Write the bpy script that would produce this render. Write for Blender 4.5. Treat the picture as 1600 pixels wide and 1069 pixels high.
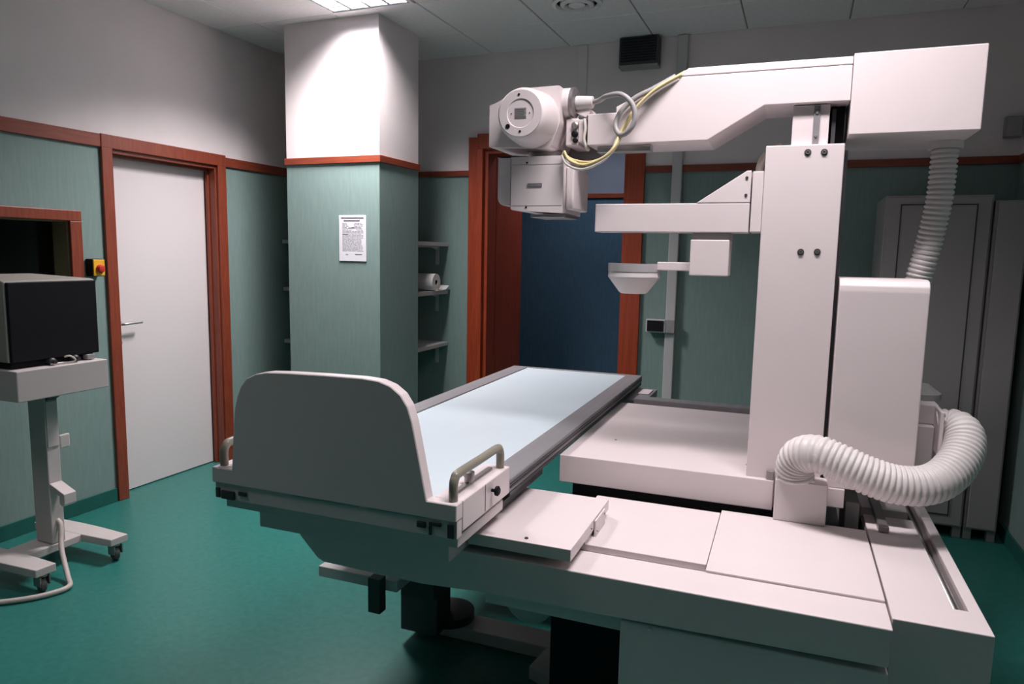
import bpy, bmesh, math, random
from mathutils import Vector, Matrix
random.seed(7)
for o in list(bpy.data.objects):
    bpy.data.objects.remove(o)
S = bpy.context.scene
COL = S.collection

# ------------------------------------------------------------------ camera
F_PX, YAW, PITCH, ROLL, CAM_H = 1107.0, -0.3839, 0.1239, -0.0185, 1.55
fw = Vector((math.sin(YAW)*math.cos(PITCH), math.cos(YAW)*math.cos(PITCH), -math.sin(PITCH)))
rt = Vector((math.cos(YAW), -math.sin(YAW), 0))
dn = fw.cross(rt)
cr, sr = math.cos(ROLL), math.sin(ROLL)
cx = cr*rt + sr*dn
cy = -sr*rt + cr*dn
cam_d = bpy.data.cameras.new('camera')
cam = bpy.data.objects.new('camera', cam_d)
COL.objects.link(cam)
m = Matrix(((cx.x, -cy.x, -fw.x, 0), (cx.y, -cy.y, -fw.y, 0), (cx.z, -cy.z, -fw.z, CAM_H), (0, 0, 0, 1)))
cam.matrix_world = m
cam_d.sensor_fit = 'HORIZONTAL'
cam_d.sensor_width = 36.0
cam_d.lens = 36.0*F_PX/1600.0
cam_d.clip_start = 0.02
S.camera = cam

# ------------------------------------------------------------------ world, exposure
w = bpy.data.worlds.new('world')
S.world = w
w.use_nodes = True
w.node_tree.nodes['Background'].inputs[0].default_value = (0.30, 0.30, 0.33, 1)
w.node_tree.nodes['Background'].inputs[1].default_value = 0.02
S.view_settings.view_transform = 'Standard'
S.view_settings.look = 'None'
S.view_settings.gamma = 1.0
S.view_settings.use_curve_mapping = False
S.view_settings.exposure = 0.0
LAMP_W = 36.0          # watts of one louvre lamp
LAMP_SPREAD = 130.0    # cut-off of the louvres, degrees

# ------------------------------------------------------------------ materials
def mat(name, col, rough=0.5, metal=0.0, var=0.0, scale=8.0, stretch=(1, 1, 1), bump=0.0, bscale=None,
        col2=None, emit=None, estr=0.0, trans=0.0, coat=0.0, detail=4.0, lo=0.35, hi=0.65):
    mt = bpy.data.materials.new(name)
    mt.use_nodes = True
    nt = mt.node_tree
    b = nt.nodes['Principled BSDF']
    b.inputs['Base Color'].default_value = (*col, 1)
    b.inputs['Roughness'].default_value = rough
    b.inputs['Metallic'].default_value = metal
    b.inputs['Coat Weight'].default_value = coat
    if trans:
        b.inputs['Transmission Weight'].default_value = trans
        b.inputs['IOR'].default_value = 1.45
    if emit:
        b.inputs['Emission Color'].default_value = (*emit, 1)
        b.inputs['Emission Strength'].default_value = estr
    if var or bump or col2:
        tc = nt.nodes.new('ShaderNodeTexCoord')
        mp = nt.nodes.new('ShaderNodeMapping')
        mp.inputs['Scale'].default_value = stretch
        nt.links.new(tc.outputs['Object'], mp.inputs['Vector'])
        nz = nt.nodes.new('ShaderNodeTexNoise')
        nz.inputs['Scale'].default_value = scale
        nz.inputs['Detail'].default_value = detail
        nt.links.new(mp.outputs[0], nz.inputs['Vector'])
        if var or col2:
            rp = nt.nodes.new('ShaderNodeValToRGB')
            rp.color_ramp.elements[0].position = lo
            rp.color_ramp.elements[1].position = hi
            c2 = col2 or tuple(c*(1+var) for c in col)
            c1 = col if col2 else tuple(c*(1-var) for c in col)
            rp.color_ramp.elements[0].color = (*c1, 1)
            rp.color_ramp.elements[1].color = (*c2, 1)
            nt.links.new(nz.outputs['Fac'], rp.inputs[0])
            nt.links.new(rp.outputs[0], b.inputs['Base Color'])
        if bump:
            nb = nt.nodes.new('ShaderNodeTexNoise')
            nb.inputs['Scale'].default_value = bscale or scale*4
            nb.inputs['Detail'].default_value = 3
            nt.links.new(mp.outputs[0], nb.inputs['Vector'])
            bp = nt.nodes.new('ShaderNodeBump')
            bp.inputs['Strength'].default_value = bump
            bp.inputs['Distance'].default_value = 0.004
            nt.links.new(nb.outputs['Fac'], bp.inputs['Height'])
            nt.links.new(bp.outputs[0], b.inputs['Normal'])
    return mt

M = {}
M['plaster'] = mat('plaster', (0.74, 0.68, 0.68), 0.85, var=0.03, scale=3, bump=0.06, bscale=160)
M['teal_paper'] = mat('teal_paper', (0.195, 0.280, 0.262), 0.75, var=0.05, scale=60, stretch=(1, 1, 0.12), bump=0.10, bscale=220)
M['wood'] = mat('cherry_wood', (0.255, 0.054, 0.026), 0.42, col2=(0.195, 0.037, 0.018), scale=18, stretch=(4, 4, 0.35), detail=8)
M['wood_h'] = mat('cherry_wood_level', (0.255, 0.054, 0.026), 0.42, col2=(0.195, 0.037, 0.018), scale=18, stretch=(0.35, 0.35, 4), detail=8)
M['door_wood'] = mat('orange_wood', (0.36, 0.055, 0.018), 0.45, col2=(0.27, 0.038, 0.012), scale=14, stretch=(4, 4, 0.3), detail=8)
M['door_white'] = mat('white_laminate', (0.72, 0.665, 0.67), 0.45, var=0.01, scale=2)
M['floor'] = mat('teal_vinyl', (0.017, 0.145, 0.122), 0.36, col2=(0.026, 0.172, 0.148), scale=34, bump=0.03, bscale=90, detail=8)
M['skirting'] = mat('dark_teal_vinyl', (0.014, 0.105, 0.090), 0.45, var=0.06, scale=20)
M['ceil_tile'] = mat('ceiling_tile', (0.80, 0.77, 0.77), 0.9, var=0.03, scale=40, bump=0.12, bscale=200)
M['tbar'] = mat('ceiling_grid', (0.22, 0.21, 0.21), 0.6, var=0.02, scale=5)
M['paint'] = mat('cream_paint', (0.74, 0.655, 0.66), 0.38, var=0.012, scale=5, bump=0.015, bscale=220)
M['paint_b'] = mat('cream_paint_plain', (0.71, 0.64, 0.645), 0.42, var=0.015, scale=4)
M['trolley'] = mat('trolley_paint', (0.55, 0.50, 0.49), 0.5, var=0.015, scale=4)
M['rail'] = mat('anodised_rail', (0.27, 0.26, 0.275), 0.45, metal=0.25, var=0.05, scale=6, stretch=(8, 0.3, 8))
M['panel'] = mat('table_laminate', (0.60, 0.69, 0.74), 0.33, var=0.01, scale=3)
M['chrome'] = mat('brushed_steel', (0.62, 0.60, 0.60), 0.32, metal=0.75, var=0.04, scale=20)
M['silver'] = mat('satin_silver', (0.50, 0.48, 0.49), 0.38, metal=0.25, var=0.03, scale=20)
M['steel'] = mat('dull_steel', (0.36, 0.33, 0.33), 0.42, metal=0.8, var=0.06, scale=14)
M['black'] = mat('black_plastic', (0.008, 0.008, 0.011), 0.65, var=0.1, scale=20)
M['darkgrey'] = mat('dark_grey_metal', (0.045, 0.045, 0.05), 0.5, var=0.1, scale=9)
M['grey'] = mat('grey_plastic', (0.30, 0.29, 0.29), 0.5, var=0.03, scale=9)
M['hose'] = mat('hose_plastic', (0.66, 0.615, 0.61), 0.42, var=0.02, scale=9)
M['cable_y'] = mat('yellow_cable', (0.62, 0.52, 0.27), 0.45, var=0.05, scale=9)
M['cable_g'] = mat('grey_cable', (0.31, 0.295, 0.295), 0.45, var=0.04, scale=9)
M['cable_w'] = mat('pale_cable', (0.66, 0.62, 0.56), 0.45, var=0.04, scale=9)
M['cable_f'] = mat('floor_cable', (0.50, 0.44, 0.41), 0.5, var=0.04, scale=9)
M['grip'] = mat('olive_grip', (0.26, 0.24, 0.19), 0.36, var=0.05, scale=9)
M['print'] = mat('grey_print', (0.13, 0.125, 0.14), 0.7, var=0.2, scale=90)
M['print_soft'] = mat('soft_print', (0.42, 0.40, 0.43), 0.7, var=0.12, scale=120)
M['paper'] = mat('paper', (0.72, 0.71, 0.76), 0.8, var=0.01, scale=6)
M['roll'] = mat('tissue', (0.78, 0.75, 0.75), 0.9, var=0.02, scale=12)
M['yellow'] = mat('yellow_plastic', (0.80, 0.42, 0.03), 0.4, var=0.03, scale=9)
M['red'] = mat('red_plastic', (0.55, 0.035, 0.03), 0.35, var=0.05, scale=9)
M['cabinet'] = mat('cabinet_paint', (0.36, 0.33, 0.33), 0.5, var=0.02, scale=4)
M['blue_paper'] = mat('blue_paper', (0.060, 0.135, 0.225), 0.8, var=0.08, scale=50, stretch=(1, 1, 0.15))
M['blue_plaster'] = mat('blue_plaster', (0.22, 0.27, 0.37), 0.85, var=0.03, scale=4)
M['olive'] = mat('olive_reveal', (0.20, 0.18, 0.10), 0.7, var=0.04, scale=8)
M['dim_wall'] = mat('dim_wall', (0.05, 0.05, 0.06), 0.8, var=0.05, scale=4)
M['glass'] = mat('lead_glass', (0.55, 0.58, 0.55), 0.03, trans=1.0)
M['tube'] = mat('lamp_tube', (0.9, 0.9, 0.95), 0.4, emit=(0.93, 0.95, 1.0), estr=9.0)
M['louvre'] = mat('louvre_metal', (0.80, 0.82, 0.86), 0.22, metal=0.85, var=0.02, scale=9)
M['rubber'] = mat('grey_rubber', (0.07, 0.07, 0.07), 0.6, var=0.1, scale=12)

M['black'].node_tree.nodes['Principled BSDF'].inputs['Specular IOR Level'].default_value = 0.2

# ------------------------------------------------------------------ mesh builder
class MB:
    def __init__(s, off=(0, 0, 0)):
        s.bm = bmesh.new(); s.off = Vector(off); s.mi = 0
    def _merge(s, b, smooth=False):
        me = bpy.data.meshes.new('tmp'); 
        for f in b.faces:
            f.material_index = s.mi
            if smooth: f.smooth = True
        b.to_mesh(me); b.free(); s.bm.from_mesh(me); bpy.data.meshes.remove(me)
    def box(s, x0, x1, y0, y1, z0, z1, bev=0.0, seg=2, taper=None):
        b = bmesh.new()
        v = [b.verts.new(p) for p in ((x0, y0, z0), (x1, y0, z0), (x1, y1, z0), (x0, y1, z0), (x0, y0, z1), (x1, y0, z1), (x1, y1, z1), (x0, y1, z1))]
        for f in ((3, 2, 1, 0), (4, 5, 6, 7), (0, 1, 5, 4), (1, 2, 6, 5), (2, 3, 7, 6), (3, 0, 4, 7)):
            b.faces.new([v[i] for i in f])
        if bev:
            bmesh.ops.bevel(b, geom=list(b.edges), offset=bev, segments=seg, profile=0.5, affect='EDGES')
        s._merge(b); return s
    def prism(s, poly, ax, a0, a1, bev=0.0, seg=2, smooth=False):
        """poly in the two other axes (x,z for ax='y'; y,z for 'x'; x,y for 'z')"""
        b = bmesh.new()
        def P(p, a):
            return {'y': (p[0], a, p[1]), 'x': (a, p[0], p[1]), 'z': (p[0], p[1], a)}[ax]
        A = [b.verts.new(P(p, a0)) for p in poly]; B = [b.verts.new(P(p, a1)) for p in poly]
        n = len(poly)
        b.faces.new(A); b.faces.new(list(reversed(B)))
        for i in range(n):
            f = b.faces.new([A[i], B[i], B[(i+1) % n], A[(i+1) % n]])
        bmesh.ops.recalc_face_normals(b, faces=b.faces)
        if bev:
            bmesh.ops.bevel(b, geom=list(b.edges), offset=bev, segments=seg, profile=0.5, affect='EDGES', clamp_overlap=True)
        s._merge(b); return s
    def tube(s, pts, rad, n=10, smooth_path=6, cap=True):
        pts = [Vector(p) for p in pts]
        if smooth_path and len(pts) > 2: pts = catmull(pts, smooth_path)
        rads = rad if callable(rad) else (lambda i, t: rad)
        b = bmesh.new(); rings = []
        up = None
        for i, p in enumerate(pts):
            t = (pts[min(i+1, len(pts)-1)] - pts[max(i-1, 0)]).normalized()
            if up is None:
                up = t.orthogonal().normalized()
            else:
                up = (up - t*up.dot(t)).normalized()
            sd = t.cross(up); r = rads(i, i/max(1, len(pts)-1))
            rings.append([b.verts.new(p + r*(math.cos(2*math.pi*k/n)*up + math.sin(2*math.pi*k/n)*sd)) for k in range(n)])
        for a, c in zip(rings, rings[1:]):
            for k in range(n):
                f = b.faces.new([a[k], a[(k+1) % n], c[(k+1) % n], c[k]]); f.smooth = True
        if cap:
            b.faces.new(list(reversed(rings[0]))); b.faces.new(rings[-1])
        bmesh.ops.recalc_face_normals(b, faces=b.faces)
        s._merge(b); return s
    def lathe(s, prof, org, axis=(0, 0, 1), n=32):
        """prof: list of (radius, height along axis); sharp where two points repeat"""
        ax = Vector(axis).normalized(); u = ax.orthogonal().normalized(); v = ax.cross(u); org = Vector(org)
        b = bmesh.new(); rings = []
        for r, h in prof:
            if r < 1e-6: rings.append([b.verts.new(org + ax*h)])
            else: rings.append([b.verts.new(org + ax*h + r*(math.cos(2*math.pi*k/n)*u + math.sin(2*math.pi*k/n)*v)) for k in range(n)])
        for i, (a, c) in enumerate(zip(rings, rings[1:])):
            if len(a) == 1 and len(c) == 1: continue
            for k in range(n):
                k2 = (k+1) % n
                if len(a) == 1: f = b.faces.new([a[0], c[k2], c[k]])
                elif len(c) == 1: f = b.faces.new([a[k], a[k2], c[0]])
                else: f = b.faces.new([a[k], a[k2], c[k2], c[k]])
                dr = abs(prof[i+1][0]-prof[i][0]); dh = abs(prof[i+1][1]-prof[i][1])
                f.smooth = True
        for rg in (rings[0], rings[-1]):
            if len(rg) > 1: b.faces.new(rg)
        bmesh.ops.recalc_face_normals(b, faces=b.faces)
        for e in b.edges:
            if len(e.link_faces) == 2 and e.calc_face_angle(0) > 0.6: e.smooth = False
        s._merge(b); return s
    def done(s, name, mats, parent=None, loc=(0, 0, 0)):
        me = bpy.data.meshes.new(name)
        bmesh.ops.translate(s.bm, verts=s.bm.verts, vec=-s.off)
        s.bm.to_mesh(me); s.bm.free()
        for k in (mats if isinstance(mats, (list, tuple)) else [mats]):
            me.materials.append(M[k])
        o = bpy.data.objects.new(name, me); COL.objects.link(o)
        o.location = loc
        if parent: o.parent = parent
        return o

def catmull(p, k):
    out = []
    for i in range(len(p)-1):
        a = p[max(i-1, 0)]; b = p[i]; c = p[i+1]; d = p[min(i+2, len(p)-1)]
        for j in range(k):
            t = j/k
            out.append(0.5*((2*b) + (c-a)*t + (2*a-5*b+4*c-d)*t*t + (3*b-a-3*c+d)*t**3))
    out.append(p[-1]); return out
def tag(o, label, cat, group=None):
    o['label'] = label; o['category'] = cat
    if group: o['group'] = group
    return o
def empty(name, loc, label, cat, rz=0.0, group=None):
    o = bpy.data.objects.new(name, None); COL.objects.link(o)
    o.location = loc; o.rotation_euler = (0, 0, rz); o.empty_display_size = 0.1
    return tag(o, label, cat, group)
def struct(o, label=None):
    o['kind'] = 'structure'
    if label: o['label'] = label
    return o

# ------------------------------------------------------------------ room shell
XL, XR, YB, YF, ZC = -3.80, 1.15, 5.05, -2.60, 3.03
ZT0, ZT1 = 2.118, 2.192       # wooden dado trim
ZM = 2.15
struct(MB().box(-7.0, 3.0, -2.9, 8.2, -0.10, 0.0).done('floor', 'floor'), 'teal vinyl floor')

def wall_boxes(mb, fixed, axis, a0, a1, t0, t1, holes):
    """wall between a0..a1; lower zone material 0, upper zone material 1; holes: (s,e,z0,z1)"""
    def put(s, e, z0, z1):
        if e-s < 1e-4 or z1-z0 < 1e-4: return
        for lo, hi, k in ((z0, min(z1, ZM), 0), (max(z0, ZM), z1, 1)):
            if hi-lo < 1e-4: continue
            mb.mi = k
            if axis == 'x': mb.box(t0, t1, s, e, lo, hi)
            else: mb.box(s, e, t0, t1, lo, hi)
    cur = a0
    for s, e, z0, z1 in sorted(holes):
        put(cur, s, 0, ZC+0.12); put(s, e, 0, z0); put(s, e, z1, ZC+0.12); cur = e
    put(cur, a1, 0, ZC+0.12)
WT = 0.14
mb = MB(); wall_boxes(mb, None, 'x', YF, YB+0.3, XL-WT, XL, [(1.30, 2.768, 1.02, 1.687), (3.055, 3.872, 0, 2.119)])
wall_left = struct(mb.done('wall_left', ['teal_paper', 'plaster']))
mb = MB(); wall_boxes(mb, None, 'y', XL, XR+0.15, YB, YB+0.14, [(-2.294, -1.171, 0, 2.335)])
wall_back = struct(mb.done('wall_back', ['teal_paper', 'plaster']))
mb = MB(); wall_boxes(mb, None, 'x', YF, YB, XR, XR+0.14, [])
wall_right = struct(mb.done('wall_right', ['teal_paper', 'plaster']))
mb = MB(); wall_boxes(mb, None, 'y', XL, XR, YF-0.14, YF, [])
wall_front = struct(mb.done('wall_front', ['teal_paper', 'plaster']))
# pillar
PX0, PX1, PY0, PY1 = -3.285, -2.550, 3.985, 4.485
mb = MB(); mb.mi = 0; mb.box(PX0, PX1, PY0, PY1, 0, 2.14); mb.mi = 1; mb.box(PX0, PX1, PY0, PY1, 2.14, ZC)
pillar = struct(mb.done('pillar', ['teal_paper', 'plaster']), 'square pillar, teal below and white above')
mb = MB(); t = 0.012
mb.prism([(PX0-t, PY0-t), (PX1+t, PY0-t), (PX1+t, PY1+t), (PX0-t, PY1+t)], 'z', 2.118, 2.163, bev=0.003)
struct(mb.done('trim_1', 'wood_h'))
# trims of the walls
struct(MB().box(XL, XL+0.018, YF, 2.984, ZT0, ZT1, bev=0.003).done('trim_2', 'wood_h'))
struct(MB().box(XL, XL+0.018, 3.945, YB, ZT0, ZT1-0.01, bev=0.003).done('trim_3', 'wood_h'))
struct(MB().box(XL+0.02, -2.416, YB-0.018, YB, 2.138, 2.180, bev=0.003).done('trim_4', 'wood_h'))
struct(MB().box(-1.05, XR, YB-0.018, YB, 2.128, 2.175, bev=0.003).done('trim_5', 'wood_h'))
struct(MB().box(XR-0.018, XR, YF, YB-0.02, 2.128, 2.175, bev=0.003).done('trim_6', 'wood_h'))
# skirting
for nm, a in (('baseboard_left', (XL, XL+0.012, YF, 2.982, 0, 0.085)), ('baseboard_left', (XL, XL+0.012, 3.948, YB, 0, 0.085)),
              ('baseboard_back', (XL+0.02, -2.416, YB-0.012, YB, 0, 0.085)), ('baseboard_back', (-1.05, XR, YB-0.012, YB, 0, 0.085)),
              ('baseboard_right', (XR-0.012, XR, YF, YB-0.02, 0, 0.085))):
    struct(MB().box(*a, bev=0.003).done(nm, 'skirting'))
mb = MB(); t = 0.010
for a in ((PX0-t, PX1+t, PY0-t, PY0), (PX0-t, PX1+t, PY1, PY1+t), (PX0-t, PX0, PY0, PY1), (PX1, PX1+t, PY0, PY1)):
    mb.box(*a, 0, 0.085)
struct(mb.done('baseboard_pillar', 'skirting'))

# ceiling: slab, grid bars and single tiles
ceiling = struct(MB().box(XL-0.14, XR+0.14, YF-0.14, YB+0.14, ZC+0.13, ZC+0.2).done('ceiling', 'tbar'), 'suspended ceiling of square tiles')
GX0, GY0, TS = -2.238, 4.515, 0.605
xs = [GX0+TS*k for k in range(-2, 6)]; ys = [GY0-TS*k for k in range(0, 12)]
mb = MB()
for x in xs: mb.box(x-0.012, x+0.012, YF, YB, ZC+0.006, ZC+0.028)
for y in ys: mb.box(XL, XR, y-0.012, y+0.012, ZC+0.0062, ZC+0.0282)
mb.done('grid_bars', 'tbar', ceiling)
def cell_edges(v, a0, a1):
    e = sorted([a0]+[x for x in v if a0 < x < a1]+[a1]); return list(zip(e, e[1:]))
LAMP_AT = [(-2.5405, 3.6075), (-0.12, 1.945), (-2.5405, 0.5825)]   # the middle one is a 120 x 30 strip
STRIP = (-0.722, 0.482, 1.793, 2.095)
tile_me = {}
cells = [(x0, x1, y0, y1) for (x0, x1) in cell_edges(xs, XL, XR) for (y0, y1) in cell_edges(ys, YF, YB)]
cut = []
for c in cells:
    if any(c[0] < lx < c[1] and c[2] < ly < c[3] for lx, ly in (LAMP_AT[0], LAMP_AT[2])): continue
    if c[0] < STRIP[1] and c[1] > STRIP[0] and c[2] < STRIP[3]-0.01 and c[3] > STRIP[2]+0.01:     # cut round the strip lamp
        cut.append((c[0], c[1], c[2], STRIP[2]))
        if c[0] < STRIP[0]: cut.append((c[0], STRIP[0], STRIP[2], c[3]))
        if c[1] > STRIP[1]: cut.append((STRIP[1], c[1], STRIP[2], c[3]))
    else: cut.append(c)
for x0, x1, y0, y1 in cut:
    w_, d_ = round(x1-x0-0.007, 4), round(y1-y0-0.007, 4)
    if (w_, d_) not in tile_me:
        o = MB().box(-w_/2, w_/2, -d_/2, d_/2, 0, 0.016, bev=0.004, seg=1).done('ceiling_tile', 'ceil_tile', ceiling)
        tile_me[(w_, d_)] = o.data
    else:
        o = bpy.data.objects.new('ceiling_tile', tile_me[(w_, d_)]); COL.objects.link(o); o.parent = ceiling
    o.location = ((x0+x1)/2, (y0+y1)/2, ZC)

# ------------------------------------------------------------------ louvre lamps
def louvre_lamp(x, y, label, k=1.0, wx=0.297, wy=0.297, tubes=4):
    e = empty('louvre_lamp', (x, y, ZC), label, 'ceiling lamp')
    mb = MB(); f = 0.022
    for a in ((-wx, wx, -wy, -wy+f), (-wx, wx, wy-f, wy), (-wx, -wx+f, -wy+f, wy-f), (wx-f, wx, -wy+f, wy-f)):
        mb.box(*a, -0.006, 0.07, bev=0.002)
    mb.box(-wx, wx, -wy, wy, 0.072, 0.084)
    mb.done('housing', 'ceil_tile', e)
    long_x = wx > wy
    W = (wy if long_x else wx)-0.025; L = (wx if long_x else wy)-0.027
    pitch = 2*W/tubes
    for i in range(tubes):
        t_ = -W+pitch*(i+0.5)
        MB().lathe([(0.0, -L+0.015), (0.013, -L+0.015), (0.013, L-0.015), (0.0, L-0.015)], (0, t_, 0.052) if long_x else (t_, 0, 0.052), (1, 0, 0) if long_x else (0, 1, 0), n=14).done('fluorescent_tube', 'tube', e)
    A1, A2 = ('x', 'y') if long_x else ('y', 'x')
    for i in range(tubes+1):
        t_ = -W+pitch*i
        MB().prism([(t_-0.010, 0.000), (t_+0.010, 0.000), (t_+0.003, 0.034), (t_-0.003, 0.034)], A1, -L, L).done('long_louvre', 'louvre', e)
    n_ = int(round(2*L/0.065))
    for i in range(n_+1):
        t_ = -L+2*L*i/n_
        MB().prism([(t_-0.004, 0.001), (t_+0.004, 0.001), (t_+0.0015, 0.032), (t_-0.0015, 0.032)], A2, -W, W).done('cross_louvre', 'louvre', e)
    ld = bpy.data.lights.new('lamp_light', 'AREA'); ld.shape = 'RECTANGLE'; ld.size = 2*wx-0.07; ld.size_y = 2*wy-0.07
    ld.energy = LAMP_W*k; ld.color = (1.0, 0.925, 0.945); ld.spread = math.radians(LAMP_SPREAD)
    lo = bpy.data.objects.new('lamp_light', ld); COL.objects.link(lo); lo.parent = e; lo.location = (0, 0, -0.012)
    return e
louvre_lamp(*LAMP_AT[0], 'lit square louvre ceiling lamp in front of the pillar', 1.60)
louvre_lamp(*LAMP_AT[1], 'long louvre ceiling lamp above the examination machine', 0.82, wx=0.598, wy=0.148, tubes=2)
louvre_lamp(*LAMP_AT[2], 'square louvre ceiling lamp near the left wall behind the viewer', 0.10)
louvre_lamp(-1.75, 6.1, 'square louvre ceiling lamp of the blue room beyond the doorway', 0.23)

# ------------------------------------------------------------------ left window onto the control room
win = MB()
fo = (1.23, 2.838, 0.95, 1.746); fi = (1.30, 2.768, 1.02, 1.687)
win.box(XL-0.002, XL+0.022, fo[0], fo[1], fi[3], fo[3], bev=0.004)
win.box(XL-0.002, XL+0.022, fo[0], fo[1], fo[2], fi[2], bev=0.004)
win.box(XL-0.002, XL+0.022, fo[0], fi[0], fi[2], fi[3], bev=0.004)
win.box(XL-0.002, XL+0.022, fi[1], fo[1], fi[2], fi[3], bev=0.004)
window = struct(win.done('window_1', 'wood'), 'control room window in a cherry wood frame')
mb = MB()
mb.box(XL-0.135, XL-0.003, fi[1]-0.006, fi[1]-0.001, fi[2], fi[3]); mb.box(XL-0.135, XL-0.003, fi[0]+0.001, fi[0]+0.006, fi[2], fi[3])
mb.box(XL-0.135, XL-0.003, fi[0], fi[1], fi[2]+0.001, fi[2]+0.006); mb.box(XL-0.135, XL-0.003, fi[0], fi[1], fi[3]-0.006, fi[3]-0.001)
mb.done('reveal_lining', 'olive', window)
MB().box(XL-0.128, XL-0.118, fi[0]+0.006, fi[1]-0.006, fi[2]+0.006, fi[3]-0.006).done('pane', 'glass', window)
# control room behind it
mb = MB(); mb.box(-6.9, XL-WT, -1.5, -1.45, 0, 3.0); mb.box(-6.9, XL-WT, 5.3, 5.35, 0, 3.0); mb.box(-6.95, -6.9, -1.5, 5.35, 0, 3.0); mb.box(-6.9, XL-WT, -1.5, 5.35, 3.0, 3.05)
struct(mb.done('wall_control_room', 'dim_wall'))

# ------------------------------------------------------------------ left door
d = MB()
d.box(XL, XL+0.022, 2.985, 3.056, 0, 2.119, bev=0.004)
d.box(XL, XL+0.022, 3.870, 3.945, 0, 2.119, bev=0.004)
d.box(XL, XL+0.022, 2.985, 3.945, 2.117, 2.195, bev=0.004)
d.box(XL-0.135, XL+0.001, 3.050, 3.068, 0, 2.112); d.box(XL-0.135, XL+0.001, 3.858, 3.876, 0, 2.112)
d.box(XL-0.135, XL+0.001, 3.068, 3.858, 2.096, 2.118)
d.box(XL-0.075, XL-0.055, 3.846, 3.858, 0, 2.096); d.box(XL-0.075, XL-0.055, 3.068, 3.858, 2.080, 2.096)
door1 = struct(d.done('door_1', 'wood'), 'white door in a cherry wood frame on the left wall')
leaf = MB().box(XL-0.135, XL-0.095, 3.070, 3.856, 0.006, 2.094, bev=0.002).done('door_leaf', 'door_white', door1)
hd = MB(); yh, zh = 3.125, 1.075
hx = XL-0.095
hd.lathe([(0.0, 0), (0.026, 0), (0.026, 0.006), (0.012, 0.01), (0.010, 0.045), (0, 0.045)], (hx, yh, zh), (1, 0, 0), n=20)
hd.tube([(hx+0.04, yh, zh), (hx+0.055, yh+0.012, zh), (hx+0.058, yh+0.05, zh+0.002), (hx+0.056, yh+0.13, zh+0.004)], 0.0085, n=10)
hd.done('door_handle', 'chrome', leaf)
MB().lathe([(0.0, 0), (0.022, 0), (0.022, 0.007), (0.014, 0.012), (0, 0.012)], (hx, yh, zh-0.12), (1, 0, 0), n=20).done('lock_rosette', 'steel', leaf)

# ------------------------------------------------------------------ back doorway, leaf and the room beyond
d = MB()
d.box(-2.416, -2.340, YB-0.028, YB, 0, 2.424, bev=0.004)          # outer left board
d.box(-2.342, -2.290, YB-0.045, YB, 0, 2.335, bev=0.006)          # raised inner bead
d.box(-1.171, -1.055, YB-0.028, YB, 0, 2.424, bev=0.004)
d.box(-2.342, -1.055, YB-0.034, YB, 2.335, 2.448, bev=0.004)
d.box(-2.294, -2.262, YB, YB+0.16, 0, 2.335); d.box(-1.203, -1.171, YB, YB+0.16, 0, 2.335); d.box(-2.262, -1.203, YB, YB+0.16, 2.303, 2.335)
door2 = struct(d.done('door_2', 'door_wood'), 'open doorway in an orange wood frame in the back wall')
lf = MB().box(-2.300, -2.258, YB+0.165, YB+0.72, 0.008, 2.30, bev=0.003).done('door_leaf', 'door_wood', door2)
lf2 = MB().box(-1.205, -1.163, YB+0.165, YB+0.72, 0.008, 2.30, bev=0.003).done('door_leaf', 'door_wood', door2)
YN = 6.90
mb = MB(); mb.mi = 0
mb.box(-6.8, 3.0, YN, YN+0.1, 0, 2.12); mb.mi = 1; mb.box(-6.8, 3.0, YN, YN+0.1, 2.12, 3.1)
struct(mb.done('wall_beyond', ['blue_paper', 'blue_plaster']), 'blue papered wall of the room beyond the doorway')
struct(MB().box(-6.8, 3.0, YN-0.018, YN, 2.11, 2.155, bev=0.003).done('trim_7', 'wood_h'))
mb = MB(); mb.box(-4.2, -4.1, YB+0.3, YN, 0, 3.1); mb.box(0.4, 0.5, YB+0.14, YN, 0, 3.1); mb.box(-4.2, 0.5, YB+0.14, YN, 3.05, 3.12)
struct(mb.done('wall_beyond_sides', 'blue_plaster'))

# ------------------------------------------------------------------ things on the walls
# emergency stop switch
e = empty('emergency_switch', (XL, 2.897, 1.427), 'yellow and black emergency switch with red knob beside the left door', 'switch')
MB().box(0.001, 0.055, -0.038, 0.040, -0.050, 0.050, bev=0.006).done('housing', 'black', e)
MB().box(0.0555, 0.066, -0.034, 0.036, -0.047, 0.047, bev=0.004).done('face_plate', 'yellow', e)
MB().lathe([(0, 0), (0.025, 0), (0.025, 0.008), (0.018, 0.020), (0.010, 0.023), (0, 0.023)], (0.0662, 0.004, -0.006), (1, 0, 0), n=20).done('knob', 'red', e)
# notice on pillar
e = empty('paper_notice', (-2.757, PY0-0.001, 1.632), 'white printed paper notice hanging on the teal pillar', 'notice')
MB().box(-0.106, 0.106, -0.004, 0.0, -0.150, 0.150, bev=0.001).done('sheet', 'paper', e)
pr = MB(); yq = -0.0048
def bar(mb, x0, x1, z, h=0.004): mb.box(x0, x1, yq, -0.0041, z-h/2, z+h/2)
bar(pr, -0.088, 0.088, 0.133, 0.007); bar(pr, -0.068, 0.058, 0.115, 0.008)
for _ in range(1): bar(pr, -0.030, 0.020, 0.068, 0.005); bar(pr, -0.078, -0.035, 0.026, 0.004); bar(pr, 0.02, 0.075, -0.104, 0.004); bar(pr, -0.055, -0.035, -0.106, 0.003)
pr.done('heading_print', 'print', e)['kind'] = 'stuff'
pr = MB(); z = 0.098
while z > -0.085:
    x0 = -0.078; 
    while x0 < 0.07:
        L = random.uniform(0.010, 0.034); x1 = min(0.084, x0+L)
        if not (-0.05 < x0 < 0.0 and z > 0.05 and random.random() < .5): bar(pr, x0, x1, z, 0.0028)
        x0 = x1+0.004
    z -= 0.0085
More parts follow.
